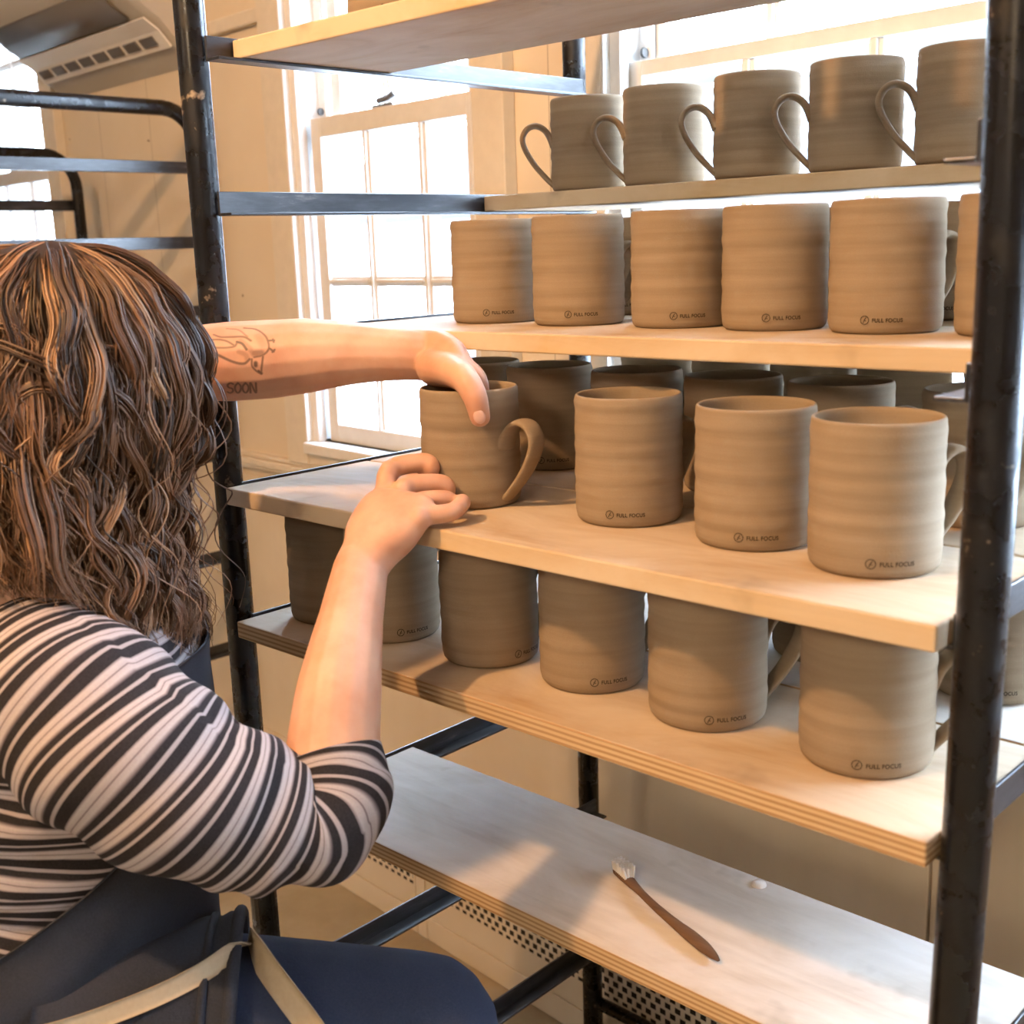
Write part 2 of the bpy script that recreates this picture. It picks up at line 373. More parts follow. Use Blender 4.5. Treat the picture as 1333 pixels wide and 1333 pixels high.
# ------------------------------------------------------------------ racks
RZ = [1.4553, 1.3113, 1.1750, 1.0221, .8803, .6626, .4597, .2454]   # top of each runner
TOPZ = 1.585
def rack_frame(root, x, y0, y1, side, RZ, top=TOPZ, r=.0148, lean=0, rungs=None):
    """one side frame: an inverted U of tube; runners are separate parts"""
    rb = .075
    P = [(x - lean * .026, y0, 0.02), (x - lean * .016, y0, .35), (x - lean * .007, y0, .62), (x, y0, .95), (x + lean * .003, y0, 1.25), (x, y0, top - rb)]
    P = list(catmull(P, 22)) if lean else [np.array(P[0]), np.array((x, y0, top - rb))]
    for k in range(1, 9): a = math.pi / 2 * k / 8; P.append(np.array((x, y0 + rb - rb * math.cos(a), top - rb + rb * math.sin(a))))
    for k in range(0, 9): a = math.pi / 2 * k / 8; P.append(np.array((x, y1 - rb + rb * math.sin(a), top - rb + rb * math.cos(a))))
    P.append(np.array((x, y1, .02)))
    v, f = tube(P, r, 18, True, up=(1, 0, 0)); obj('side_frame', mesh('side_frame', v, f, M_STEEL, True), root)
    for z in RZ:
        h = .0235; wv = .0218; t = .003; e = 1 if side == 'L' else -1
        mb = MB(); xa = x + e * .0150; x0, x1 = sorted((xa, xa + e * t)); mb.box(x0, x1, y0 + .004, y1 - .004, z - h, z)
        x0, x1 = sorted((xa + e * t, xa + e * wv)); mb.box(x0, x1, y0 + .004, y1 - .004, z - h, z - h + t)
        mb.build('shelf_runner', M_RUN, root, bevel=.0008)
    for y, dx in ((y0, -lean * .026), (y1, 0)):
        v, f = tube([(x + dx, y, 0), (x + dx, y, .03)], .019, 16); obj('foot', mesh('foot', v, f, M_STEEL, True), root)
XL, XR, D = -.0172, .7690, .5681
rk = empty('ware_rack'); tag(rk, 'tall black steel ware rack holding the shelf boards of mugs', 'rack')
rack_frame(rk, XL, 0, D, 'L', RZ); rack_frame(rk, XR, 0, D, 'R', RZ, lean=1)
for P_ in ([(XL, D / 2, TOPZ), (XR, D / 2, TOPZ)], [(XL, D, .12), (XR, D, .12)]):
    v, f = tube(P_, .010, 12); obj('cross_bar', mesh('cross_bar', v, f, M_STEEL, True), rk)
rk2 = empty('ware_rack'); tag(rk2, 'empty black ware rack at left, behind the person\'s head', 'rack')
RZ2 = [z - .022 for z in RZ]
rack_frame(rk2, -1.135, .12, .722, 'L', RZ2, top=1.535); rack_frame(rk2, -2.2, .12, .722, 'R', RZ2, top=1.535)
v, f = tube([(-1.135, .27, 1.512), (-2.2, .27, 1.512)], .011, 12); obj('cross_bar', mesh('cross_bar', v, f, M_STEEL, True), rk2)
rk3 = empty('ware_rack'); tag(rk3, 'smaller black rack with a rounded top corner, seen past the left window casing', 'rack')
rack_frame(rk3, -1.63, .14, .715, 'R', [1.385, 1.1, .8, .5], top=1.485, r=.0125)
rack_frame(rk3, -2.65, .14, .715, 'L', [1.385, 1.1, .8, .5], top=1.485, r=.0125)

# ------------------------------------------------------------------ shelf boards
def board(x0, x1, y0, y1, zt, th, label, mats, group=None, bev=.0016, knots=True):
    o = empty('shelf_board', (x0, y0, zt - th))
    L_, Wd = x1 - x0, y1 - y0
    mb = MB(); mb.box(0, L_, 0, Wd, 0, th); me = mb.build('shelf_board', mats, None, bevel=bev)
    bpy.data.objects.remove(o)
    me.location = (x0, y0, zt - th)
    for p in me.data.polygons: p.material_index = 0 if abs(p.normal.z) > .75 else 1
    tag(me, label, 'shelf board', group); return me
ZB = {1: 1.4529, 2: 1.3089, 3: 1.1726, 4: 1.0197, 5: .8779, 6: .6602}
T1, T5 = .0177, .0177
X0, X1 = .0026, .7500
board(X0, X1, .0324, .222, ZB[1], T1, 'bare shelf board on the top tier, seen from below', [M_TOP, M_EDGE])
board(X0, X1, .3727, .560, ZB[2], T1, 'shelf board under the five grey shaded mugs', [M_TOP, M_EDGE])
board(X0, X1, .1185, .3035, ZB[3], T1, 'orange lit front board of the third tier with stamped mugs standing on it', [M_TOP, M_EDGE])
board(X0, X1, .3050, .491, ZB[3], T1, 'rear board of the third tier, behind the orange lit board', [M_TOP, M_EDGE])
board(X0, X1, -.0176, .170, ZB[4], T1, 'front board the two hands work over, holding the mug with its handle forward', [M_TOP, M_EDGE])
board(X0, X1, .1735, .361, ZB[4], T1, 'middle board of the tier with the hands, under the shadowed second row of mugs', [M_TOP, M_EDGE])
board(X0, X1, .3645, .552, ZB[4], T1, 'rearmost board of the tier with the hands, next to the window', [M_TOP, M_EDGE])
board(X0, X1, -.0176, .168, ZB[5], T5, 'plywood front board with layered edge under the lowest row of mugs', [M_TOP, M_PLY])
board(X0, X1, .1710, .358, ZB[5], T5, 'second plywood board of the lowest mug tier, just behind its front board', [M_TOPD, M_PLY])
board(X0, X1, .3610, .548, ZB[5], T5, 'rearmost plywood board of the lowest mug tier, nearest the wall', [M_TOPD, M_PLY])
board(X0, X1, .0271, .2148, ZB[6], T5, 'dusty bare plywood board at the bottom with the brush lying on it', [M_TOPD, M_PLY])

# ------------------------------------------------------------------ mugs
R0, H0 = .046, .107
def mug_meshes(seed):
    r = random.Random(seed); seg = 72; prof = []
    ph = [r.uniform(0, 6.28) for _ in range(4)]
    def wob(z): return .00022 * math.sin(z * 330 + ph[0]) + .0002 * math.sin(z * 520 + ph[1]) + .0002 * math.sin(z * 190 + ph[2])
    prof.append((0, 0)); prof.append((R0 - .007, 0)); prof.append((R0 - .0035, .0006)); prof.append((R0 - .0015, .003)); prof.append((R0 - .0005, .007))
    for i in range(44): z = .010 + (H0 - .015) * i / 43; prof.append((R0 + wob(z) - .0006 * (z / H0), z))
    prof += [(R0 - .0008, H0 - .0025), (R0 - .0014, H0 - .0008), (R0 - .0024, H0), (R0 - .0036, H0 - .0007), (R0 - .0043, H0 - .003)]
    for i in range(12): z = H0 - .006 - (H0 - .014) * i / 11; prof.append((R0 - .0050 - wob(z) * .5, z))
    prof += [(R0 - .009, .0062), (0, .006)]
    v = []; f = []; n = len(prof)
    for i, (q, z) in enumerate(prof):
        for k in range(seg):
            th = 2 * math.pi * k / seg; e = 1 + .004 * math.sin(2 * th + ph[3])
            v.append((q * math.cos(th) * e, q * math.sin(th) * e, z))
    for i in range(n - 1):
        for k in range(seg): k2 = (k + 1) % seg; f.append((i * seg + k, i * seg + k2, (i + 1) * seg + k2, (i + 1) * seg + k))
    body = mesh('body', v, f, M_CLAY, True)
    bm = bmesh.new(); bm.from_mesh(body); bmesh.ops.remove_doubles(bm, verts=bm.verts, dist=1e-6); bm.to_mesh(body); bm.free()
    body.polygons.foreach_set('use_smooth', [True] * len(body.polygons))
    Pp = [(R0 - .004, .50), (R0 + .001, .60), (R0 + .008, .685), (R0 + .018, .725), (R0 + .028, .69), (R0 + .0335, .59), (R0 + .030, .46), (R0 + .019, .29), (R0 + .007, .16), (R0 + .001, .10), (R0 - .004, .055)]
    pts = catmull([(a, 0, b * H0) for a, b in Pp], 44); T, A, B = frames(pts, (0, 1, 0)); v = []; f = []; sg = 14
    for i, p in enumerate(pts):
        t = i / 43; wd = np.interp(t, [0, .12, .5, .85, 1], [.0130, .0112, .0104, .0088, .0095]); tk = np.interp(t, [0, .15, .85, 1], [.0050, .0036, .0032, .0030])
        for k in range(sg):
            th = 2 * math.pi * k / sg; v.append(p + A[i] * wd * math.cos(th) + B[i] * tk * math.copysign(abs(math.sin(th)) ** .8, math.sin(th)))
    for i in range(43):
        for k in range(sg): k2 = (k + 1) % sg; f.append((i * sg + k, i * sg + k2, (i + 1) * sg + k2, (i + 1) * sg + k))
    f.append(tuple(range(sg - 1, -1, -1))); f.append(tuple(43 * sg + k for k in range(sg)))
    hd = mesh('handle', v, f, M_CLAY, True)
    return body, hd
def stamp_mesh():
    cu = bpy.data.curves.new('t', 'FONT'); cu.body = 'FULL FOCUS'; cu.size = .0044; cu.space_character = 1.08; cu.offset = .00012
    to = bpy.data.objects.new('t', cu); C.objects.link(to); bpy.context.view_layer.update()
    me = to.evaluated_get(bpy.context.evaluated_depsgraph_get()).to_mesh()
    bm = bmesh.new(); bm.from_mesh(me); to.to_mesh_clear() if hasattr(to, 'to_mesh_clear') else None
    bmesh.ops.triangulate(bm, faces=bm.faces); bmesh.ops.subdivide_edges(bm, edges=[e for e in bm.edges if e.calc_length() > .0012], cuts=1)
    xs = [q.co.x for q in bm.verts]; wt = max(xs) - min(xs); x0 = min(xs); k = .0235 / wt
    V = [((q.co.x - x0) * k + .0105, q.co.y * 1.0 + .0016) for q in bm.verts]; Fc = [tuple(q.index for q in t.verts) for t in bm.faces]; bm.free()
    bpy.data.objects.remove(to)
    def ring(cx, cy, r0, r1, n=28):
        b = len(V)
        for i in range(n):
            a = 2 * math.pi * i / n; V.append((cx + r0 * math.cos(a), cy + r0 * math.sin(a))); V.append((cx + r1 * math.cos(a), cy + r1 * math.sin(a)))
        for i in range(n): j = (i + 1) % n; Fc.append((b + 2 * i, b + 2 * i + 1, b + 2 * j + 1, b + 2 * j))
    ring(.0045, .0033, .0030, .0036)
    def stroke(pts, w0):
        for (xa, ya), (xb, yb) in zip(pts[:-1], pts[1:]):
            d = unit((xb - xa, yb - ya)) * w0; b = len(V); V.extend([(xa - d[1], ya + d[0]), (xa + d[1], ya - d[0]), (xb + d[1], yb - d[0]), (xb - d[1], yb + d[0])]); Fc.append((b, b + 1, b + 2, b + 3))
    stroke([(.0034, .0012), (.0042, .0032), (.0056, .0054)], .00032); stroke([(.0042, .0032), (.0058, .0026)], .00028)
    wt = .034; R = R0 + .00075; out = []
    for x, y in V: a = (x - wt / 2) / R; out.append((R * math.cos(a), R * math.sin(a), y + .0085))
    return mesh('stamp', out, Fc, M_STAMP)
MUGV = [mug_meshes(s) for s in (1, 2, 3, 4)]; STAMP = stamp_mesh()
def mug(x, y, z, hang, lang, label, s=1.0, h=1.0, var=0, group=None):
    """hang / lang: handle and stamp bearing, degrees from the way to the camera, positive to the photo's right"""
    a = math.atan2(CAM[1] - y, CAM[0] - x); r = empty('mug', (x, y, z + .0002), a + math.radians(hang)); r.scale = (s, s, h)
    b, hd = MUGV[var % 4]; obj('body', b, r); obj('handle', hd, r)
    if lang is not None:
        st = obj('stamp', STAMP, r); st.rotation_euler = (0, 0, math.radians(lang - hang))
    tag(r, label, 'mug', group); return r
# top tier: mugs standing on the board seen from below
for i, x in enumerate((.137, .241, .345, .449, .553, .657)):
    mug(x, .127, ZB[1], 120, 0, ['mug on the top board, its foot just showing before the left window', 'second mug on the top board, counted from the left', 'third mug on the top board, counted from the left', 'fourth mug on the top board, counted from the left', 'fifth mug on the top board, counted from the left', 'rightmost mug on the top board, above the right post'][i], 1, 1, i, 'mugs on the top board')
# tier 2: five grey mugs against the light, handles to the left
g2 = 'unfired mugs on the second tier'
L2 = [(.1279, 'leftmost grey mug of the upper row, its handle in front of bare wall'), (.2324, 'second grey mug of the upper row, counted from the left window'), (.3487, 'middle grey mug of the upper row with a pale lamplit patch'),  # middle mug's pale patch is lamplight passing between the top board's mugs
      (.4581, 'fourth grey mug of the upper row, left of the one by the post'), (.5665, 'grey mug of the upper row cut off by the right post')]
for i, (x, lb) in enumerate(L2): mug(x, .420, ZB[2], -88 + 2 * (i % 3), None, lb, .957, .945, i, g2)
# tier 3
g3 = 'stamped mugs on the third tier'
L3 = [(.1443, .240, 120, 3, 'stamped mug above the left hand, leftmost of its orange lit row'), (.2608, .238, 128, 2, 'second stamped mug of the orange lit row, right of the one above the hand'), (.3790, .243, 125, 8, 'third stamped mug of the orange lit row, handle tucked behind'),
      (.4800, .241, 130, 7, 'fourth stamped mug of the orange lit row, left of the blue flanked one'), (.5835, .240, 137, -4, 'stamped mug of the orange lit row with a blue lit right flank'), (.690, .240, 120, 40, 'orange lit mug mostly hidden by the right post')]
for i, (x, y, ha, la, lb) in enumerate(L3): mug(x, y, ZB[3], ha, la, lb, .985, .975, i + 1, g3)
g3b = 'mugs in the rear row of the third tier'
for i, (x, lb) in enumerate(((.20, 'rear row mug seen behind the two leftmost orange lit mugs'), (.32, 'rear row mug behind the second and third orange lit mugs'), (.44, 'rear row mug behind the third and fourth orange lit mugs'), (.557, 'rear row mug behind the fourth and fifth orange lit mugs'), (.668, 'dark rear row mug in the gap left of the right post'))):
    mug(x, .392, ZB[3], 125, 0, lb, .97, .965, i, g3b)
# tier 4 front row
mug(.2580, .0825, ZB[4], 47, None, 'mug gripped by both hands, its handle turned to the front', .995, 1.0, 0, 'mugs on the hand tier')
mug(.4195, .1110, ZB[4], 138, -5, 'stamped mug on the front board just right of the gripped mug', .998, 1.0, 1, 'mugs on the hand tier')
mug(.5470, .1055, ZB[4], 128, 1, 'stamped mug on the front board between two others, second from the right post', 1.01, 1.0, 2, 'mugs on the hand tier')
mug(.6545, .0912, ZB[4], 128, 13, 'large nearest stamped mug on the front board beside the right post', 1.012, 1.0, 3, 'mugs on the hand tier')
L4b = [(.0881, 'dark mug behind the gripped mug, left of the handle mug of its row'), (.1928, 'shadowed stamped mug behind the gripped mug\'s handle'), (.3085, 'shadowed mug behind the stamped mug right of the gripped one'), (.4213, 'shadowed mug of the second row, between the second and third front mugs'),
       (.5311, 'shadowed mug behind the two right front mugs of the hand tier'), (.655, 'brown second row mug half hidden by the right post')]
for i, (x, lb) in enumerate(L4b): mug(x, .268, ZB[4], (20 if i == 5 else 118), (2 if i != 5 else None), lb, 1, 1.0, i, 'second row mugs on the hand tier')
L4c = [(.20, 'rear mug by the window, dark, behind the left end of the second row'), (.30, 'rear dark mug of the hand tier, third back from the gripped mug'), (.40, 'rear mug in front of the right window, behind the second front mug'), (.50, 'blue lit rear mug at the right window, behind the nearest front mug'), (.61, 'rear mug by the window hidden near the right post')]
for i, (x, lb) in enumerate(L4c): mug(x, .455, ZB[4], 118, 0, lb, 1, .98, i + 1, 'rear row mugs on the hand tier')
# tier 5
g5 = 'mugs on the plywood board'
L5 = [(.064, .064, 130, None, 1.0, 'mug at the left end of the lowest row, left of the raised forearm'), (.1585, .064, 130, 22, 1.0, 'mug of the lowest row right behind the raised forearm'), (.2845, .072, 125, 48, .985, 'mug of the lowest row right of the forearm, stamp at its right side'),
      (.3985, .083, 125, 17, 1.005, 'fourth mug of the lowest row, under the middle of the hand tier'), (.5220, .078, 112, 17, 1.03, 'mug of the lowest row with a blue lit flank and its handle showing'), (.6580, .081, 100, 9, 1.04, 'large mug at the right end of the lowest row beside the post')]
for i, (x, y, ha, la, s, lb) in enumerate(L5): mug(x, y, ZB[5], ha, la, lb, s, 1.03, i + 2, g5)
for i, (x, lb) in enumerate(((.40, 'shadowed rear mug of the lowest tier behind the fourth mug'), (.52, 'shadowed rear mug of the lowest tier, seen through the gap with the handle'), (.672, 'rear mug of the lowest tier peeking out beside the right post'))):
    mug(x, .268, ZB[5], 118, 8 if i == 2 else 0, lb, 1, 1, i, 'rear mugs on the plywood board')

# ------------------------------------------------------------------ brush
M_BR = make_wood('brush_wood', (.09, .05, .028), (.17, .10, .058)); M_BRI = NT('white_bristles', .8, (.80, .79, .77), .2).m
bs = empty('brush', (.3886, .1354, ZB[6])); tag(bs, 'small wooden brush with white bristles lying on the dusty bottom board', 'brush')
E1 = np.array([.3905, .130, 0]) - np.array([.3886, .1354, 0]); E2 = np.array([.5389, .0690, 0]) - np.array([.3886, .1354, 0]); dv = E2 - E1; side = unit(np.cross(dv, (0, 0, 1)))
P = []; wd = []; 
for t, wv, zz, bo in ((-.06, .0045, .0050, 0), (-.03, .0062, .0052, 0), (.04, .0065, .0054, 0), (.14, .0052, .0056, .001), (.24, .0040, .0060, .002), (.40, .0042, .0062, .003), (.58, .0050, .0058, .002), (.74, .0066, .0055, 0), (.86, .0064, .0052, -.001), (.95, .0042, .0050, -.001), (1.0, .0015, .0050, -.001)):
    P.append(E1 + dv * t + side * bo + np.array([0, 0, zz])); wd.append(wv)
path = catmull(P, 40); wr = np.interp(np.linspace(0, len(P) - 1, 40), np.arange(len(P)), wd); v, f = tube(path, wr, 14, True, up=(0, 0, 1), flat=.62)
obj('handle', mesh('handle', v, f, M_BR, True), bs)
mb = MB()
for i in range(9):
    for j in range(4):
        t = -.045 + .017 * i; b0 = E1 + dv * t + side * ((j - 1.5) * .0026) + np.array([0, 0, .0075]); tip = b0 + np.array([random.uniform(-.0012, .0012), random.uniform(-.0012, .0012), .0105 + random.uniform(-.001, .001)]) + side * (j - 1.5) * .0006
        v, f = tube([b0, (b0 + tip) / 2, tip], [.0015, .0016, .0013], 7); mb.add(v, f)
mb.build('bristles', M_BRI, bs)
mb = MB(); c = (.4956, .2027, ZB[6])
v, f = tube([(0, 0, 0), (0, 0, .002), (0, 0, .0034), (0, 0, .0038)], [.0072, .0066, .0048, .002], 24); mb.add(v, f); o = mb.build('clay_drip', NT('dried_slip', .8, (.86, .84, .80), .2).m, None, smooth=True); o.location = c
tag(o, 'round white dried clay drip near the back edge of the bottom board', 'clay drip')
#PERSON
# ------------------------------------------------------------------ the person
def make_skin():
    k = NT('skin', .48, spec=.35); o = k.coord('Object'); a = k.noise(o, 22, 4); b = k.noise(o, 400, 2)
    base = k.ramp(a, [(.32, (.56, .29, .185)), (.68, (.66, .40, .275))])
    at = k.n('ShaderNodeAttribute', attribute_name='ink'); base = k.mix(at.outputs['Fac'], base, (.085, .055, .042)); k.col(base)
    k.b.inputs['Subsurface Weight'].default_value = .12; k.b.inputs['Subsurface Radius'].default_value = (.006, .002, .001)
    k.bump(b, .12, .0004); return k.m
M_SKIN = make_skin()
def make_hair():
    k = NT('brown_hair', .42, spec=.45); at = k.n('ShaderNodeAttribute', attribute_name='tone')
    k.col(k.ramp(at.outputs['Fac'], [(0, (.025, .015, .010)), (.4, (.095, .050, .029)), (.72, (.22, .118, .064)), (1, (.40, .24, .135))])); return k.m
M_HAIR = make_hair()
def make_stripes():
    k = NT('striped_knit', .85, spec=.15); uv = k.n('ShaderNodeUVMap', uv_map='stripe'); x = k.sep(uv.outputs[0])
    s = k.math('FRACT', k.math('DIVIDE', x[1], .0215))
    dk, lt, md, pn = (.011, .010, .013), (.50, .445, .445), (.16, .135, .14), (.13, .10, .105)
    base = k.ramp(s, [(0, md), (.06, lt), (.17, (.44, .39, .39)), (.195, pn), (.22, (.44, .39, .39)), (.33, lt), (.41, md), (.45, dk), (.60, dk), (.625, (.40, .35, .35)), (.70, (.40, .35, .35)), (.725, dk), (.955, dk)])
    o = k.coord('Object'); a = k.noise(o, 700, 2); base = k.mix(k.math('MULTIPLY', a, .3), base, (.10, .09, .09)); k.col(base)
    k.bump(a, .35, .0008); return k.m
M_STRIPE = make_stripes()
def denim(name, c0, c1):
    k = NT(name, .85, spec=.15); o = k.coord('Object'); a = k.noise(o, 9, 5); b = k.noise(o, 650, 2)
    base = k.ramp(a, [(.3, c0), (.72, c1)]); base = k.mix(k.math('MULTIPLY', b, .35), base, (.07, .085, .12)); k.col(base); k.bump(b, .3, .0007); return k.m
M_APRON = denim('dark_denim', (.011, .0125, .016), (.030, .033, .040)); M_JEANS = denim('blue_jean', (.014, .022, .048), (.026, .037, .072))
M_TIE = paint('canvas_tape', (.44, .36, .25), .85, 300); M_NAIL = NT('fingernail', .3, (.70, .45, .37), .5).m; M_SHOE = NT('black_shoe', .6, (.02, .02, .02)).m
M_EYE = NT('eye', .2, (.6, .58, .55)).m

who = empty('person', (.07, -.36, 0))
tag(who, 'person with long wavy brown hair, striped shirt and denim apron, gripping a mug', 'person')
def pchild(name, me): o = obj(name, me); o.parent = who; o.matrix_parent_inverse = Matrix.Translation(who.location).inverted(); return o
LV = unit((-.853, .522, 0)); FV = unit((.522, .853, 0)); ZV = np.array([0, 0, 1.])
HC = px(72, 512, .95); G = unit((.40, .90, -.30)); HU = unit(ZV - G * (G @ ZV)); HS = np.cross(G, HU)
P3 = lambda pts: [px(*q) for q in pts]
body = MB()
def addl(pts, R, n=24, seg=16): v, f = limb(pts, R, n, seg); body.add(v, f)
# head, neck
def ell(c, a, b, d, nu=28, nv=18):
    v = []; f = []
    for i in range(nv + 1):
        p = math.pi * i / nv
        for k in range(nu): t = 2 * math.pi * k / nu; v.append(c + a * math.sin(p) * math.cos(t) + b * math.sin(p) * math.sin(t) + d * math.cos(p))
    for i in range(nv):
        for k in range(nu): k2 = (k + 1) % nu; f.append((i * nu + k, (i + 1) * nu + k, (i + 1) * nu + k2, i * nu + k2))
    return v, f
for c, a, b, d in ((HC + HU * .018, .074, .092, .092), (HC - HU * .035 + G * .018, .060, .072, .076)): v, f = ell(c, HS * a, G * b, HU * d); body.add(v, f)
addl([HC + G * .088 - HU * .002, HC + G * .101 - HU * .022, HC + G * .107 - HU * .034], [.007, .009, .011], 8)
addl([HC + G * .076 - HU * .093, HC + G * .080 - HU * .096], [.018, .016], 6)
for s in (1, -1):
    addl([HC + G * .086 + HS * s * .014 + HU * .016, HC + G * .080 + HS * s * .045 + HU * .014], [.007, .006], 6)
    addl([HC + HS * s * .073 - G * .012 + HU * .012, HC + HS * s * .078 - G * .020 - HU * .012, HC + HS * s * .073 - G * .010 - HU * .03], [.012, .012, .007], 8)
    addl([HC + G * .083 + HS * s * .004 - HU * .058, HC + G * .078 + HS * s * .022 - HU * .058], [.006, .004], 6)
NB = px(45, 800, .955)
addl([NB - ZV * .05, NB + (HC - NB) * .25, HC - HU * .05 - G * .015], [.062, .052, .055], 12)
# torso and legs under the clothes
TS = [((.105, -.305, .64), .150, .105), ((.112, -.288, .76), .132, .098), ((.115, -.272, .86), .142, .102), ((.118, -.262, .925), .140, .095), ((.127, -.258, .965), .105, .07)]
v, f = loft([(np.array(c), LV * a, FV * b) for c, a, b in TS], 30, 18); body.add(v, f)
KR = px(545, 1352, .98); KL = px(390, 1440, 1.12); HR = np.array([.205, -.345, .65]); HL_ = np.array([.02, -.25, .63])
FR = np.array([KR[0] + .02, KR[1] - .06, .09]); FL = np.array([KL[0] - .03, KL[1] - .16, .09])
for h_, k_, f_ in ((HR, KR, FR), (HL_, KL, FL)):
    addl([h_, (h_ + k_) / 2, k_], [.078, .066, .052], 14); addl([k_, (k_ * .55 + f_ * .45) + np.array([0, -.012, 0]), f_], [.052, .045, .033], 14)
# right arm
addl(P3([(75, 915, .90), (150, 960, .88), (250, 1030, .878), (350, 1065, .888), (415, 1065, .90)]), [.045, .046, .044, .040, .037])
addl(P3([(415, 1065, .90), (434, 1040, .905), (433, 985, .917), (441, 900, .935), (457, 805, .972), (469, 742, 1.004)]), [.036, .0365, .0365, .0335, .0262, .0232], 30)
# left arm
addl(P3([(128, 735, 1.15), (160, 620, 1.15), (205, 520, 1.15)]), [.046, .043, .038])
addl(P3([(200, 505, 1.15), (245, 477, 1.15), (300, 471, 1.15), (350, 468, 1.148), (400, 463, 1.145), (450, 460, 1.14), (500, 460, 1.135), (550, 462, 1.132)]), [.034, .0355, .0380, .0375, .0355, .0305, .0262, .0240], 36)
# right hand: back of the hand to the camera, fingers curled against the mug's left side
cross = lambda a, b: unit(np.cross(a, b))
wr = px(470, 738, 1.005); ik, mk, rk_, pk = P3([(509, 611, 1.070), (528, 634, 1.053), (541, 655, 1.033), (549, 673, 1.013)])
kc = (ik + pk) / 2; ax = unit(kc - wr); wv = unit((ik - pk) - ax * ((ik - pk) @ ax)); nv_ = np.cross(wv, ax)
v, f = loft([(wr - ax * .022, wv * .015, nv_ * .014), (wr - ax * .004, wv * .0225, nv_ * .019), (wr + ax * .014, wv * .0255, nv_ * .0195), (wr * .6 + kc * .4, wv * .0355, nv_ * .019), (wr * .3 + kc * .7, wv * .039, nv_ * .0165), (kc - ax * .008, wv * .036, nv_ * .0125), (kc - ax * .002, wv * .031, nv_ * .006)], 26, 22, 2.3); body.add(v, f)
for k_, pts, r in ((ik, [(550, 602, 1.078), (561, 609, 1.078), (553, 622, 1.089)], [.0094, .0090, .0085, .0077]),
                   (mk, [(573, 630, 1.064), (581, 640, 1.068), (566, 648, 1.078)], [.0096, .0090, .0083, .0075]),
                   (rk_, [(579, 650, 1.044), (585, 656, 1.054), (575, 656, 1.068)], [.0089, .0082, .0075, .0068]),
                   (pk, [(586, 667, 1.018), (601, 656, 1.032), (602, 652, 1.046)], [.0086, .0080, .0074, .0066])):
    addl([k_ * .75 + wr * .25] + [k_] + P3(pts), [r[0] * .9] + r, 24, 14)
addl(P3([(500, 670, 1.035), (514, 648, 1.072), (528, 634, 1.105), (538, 622, 1.118)]), [.013, .012, .0105, .0085], 18)
for q in (ik, mk, rk_, pk): v, f = ell(q + unit(CAM - q) * .0035 - ax * .002, wv * .0088, ax * .0105, nv_ * .0105, 14, 10); body.add(v, f)
# left hand: draped over the rim, thumb outside in front, fingers inside the mug
v, f = loft([(px(540, 461, 1.133), UP * .0245, FW * .021), (px(556, 462, 1.132), UP * .0248, FW * .022), (px(578, 466, 1.122), UP * .0250, FW * .030), (px(598, 473, 1.114), UP * .0215, FW * .034), (px(611, 481, 1.112), UP * .015, FW * .031), (px(617, 487, 1.112), UP * .009, FW * .027)], 26, 20, 2.2); body.add(v, f)
addl(P3([(566, 478, 1.110), (588, 483, 1.082), (605, 494, 1.054), (618, 516, 1.046), (625, 543, 1.0505)]), [.018, .0155, .0124, .0110, .0092], 30)
for pts, r in (([(602, 476, 1.092), (622, 496, 1.092), (625, 530, 1.096), (622, 565, 1.100)], .0092), ([(602, 475, 1.106), (622, 495, 1.106), (624, 535, 1.110), (620, 575, 1.114)], .0092),
               ([(601, 475, 1.120), (617, 493, 1.120), (618, 530, 1.123), (615, 565, 1.126)], .0088), ([(600, 477, 1.132), (611, 494, 1.132), (612, 522, 1.134), (610, 548, 1.136)], .0076)):
    addl(P3(pts), [r * 1.05, r, r * .92, r * .8], 20)

def remesh(mb_, voxel, smooth, name):
    me = mesh(name, mb_.v, mb_.f); o = bpy.data.objects.new('tmp', me); C.objects.link(o)
    bm = bmesh.new(); bm.from_mesh(me); bmesh.ops.recalc_face_normals(bm, faces=bm.faces); bm.to_mesh(me); bm.free()
    m = o.modifiers.new('r', 'REMESH'); m.mode = 'VOXEL'; m.voxel_size = voxel
    s = o.modifiers.new('s', 'SMOOTH'); s.factor = .5; s.iterations = smooth
    bpy.context.view_layer.update()
    out = bpy.data.meshes.new_from_object(o.evaluated_get(bpy.context.evaluated_depsgraph_get())); bpy.data.objects.remove(o); out.name = name
    return out
bme = remesh(body, .0019, 4, 'body'); bme.materials.clear(); bme.materials.append(M_SKIN)
bme.polygons.foreach_set('use_smooth', [True] * len(bme.polygons))
# tattoo on the left forearm: refine the skin there and ink the lines
def ray_on(bvh, x, y):
    d = Vector(unit(px(x, y, 1.0) - CAM)); loc, nr, i, dist = bvh.ray_cast(Vector(CAM), d); return loc, nr
bm = bmesh.new(); bm.from_mesh(bme)
co = np.array([q.co for q in bm.verts]); dd = (co - CAM) @ FW; sx = 666.5 + FPX * ((co - CAM) @ RI) / dd; sy = 666.5 - FPX * ((co - CAM) @ UP) / dd
near = (sx > 245) & (sx < 372) & (sy > 415) & (sy < 528) & (dd > 1.10) & (dd < 1.152)
es = [e for e in bm.edges if near[e.verts[0].index] and near[e.verts[1].index]]
bmesh.ops.subdivide_edges(bm, edges=es, cuts=2, use_grid_fill=True); bm.verts.ensure_lookup_table()
bvh = BVHTree.FromBMesh(bm)
T_ = lambda pts: [(250 + x / 8.885, 390 + y / 8.885) for x, y in pts]
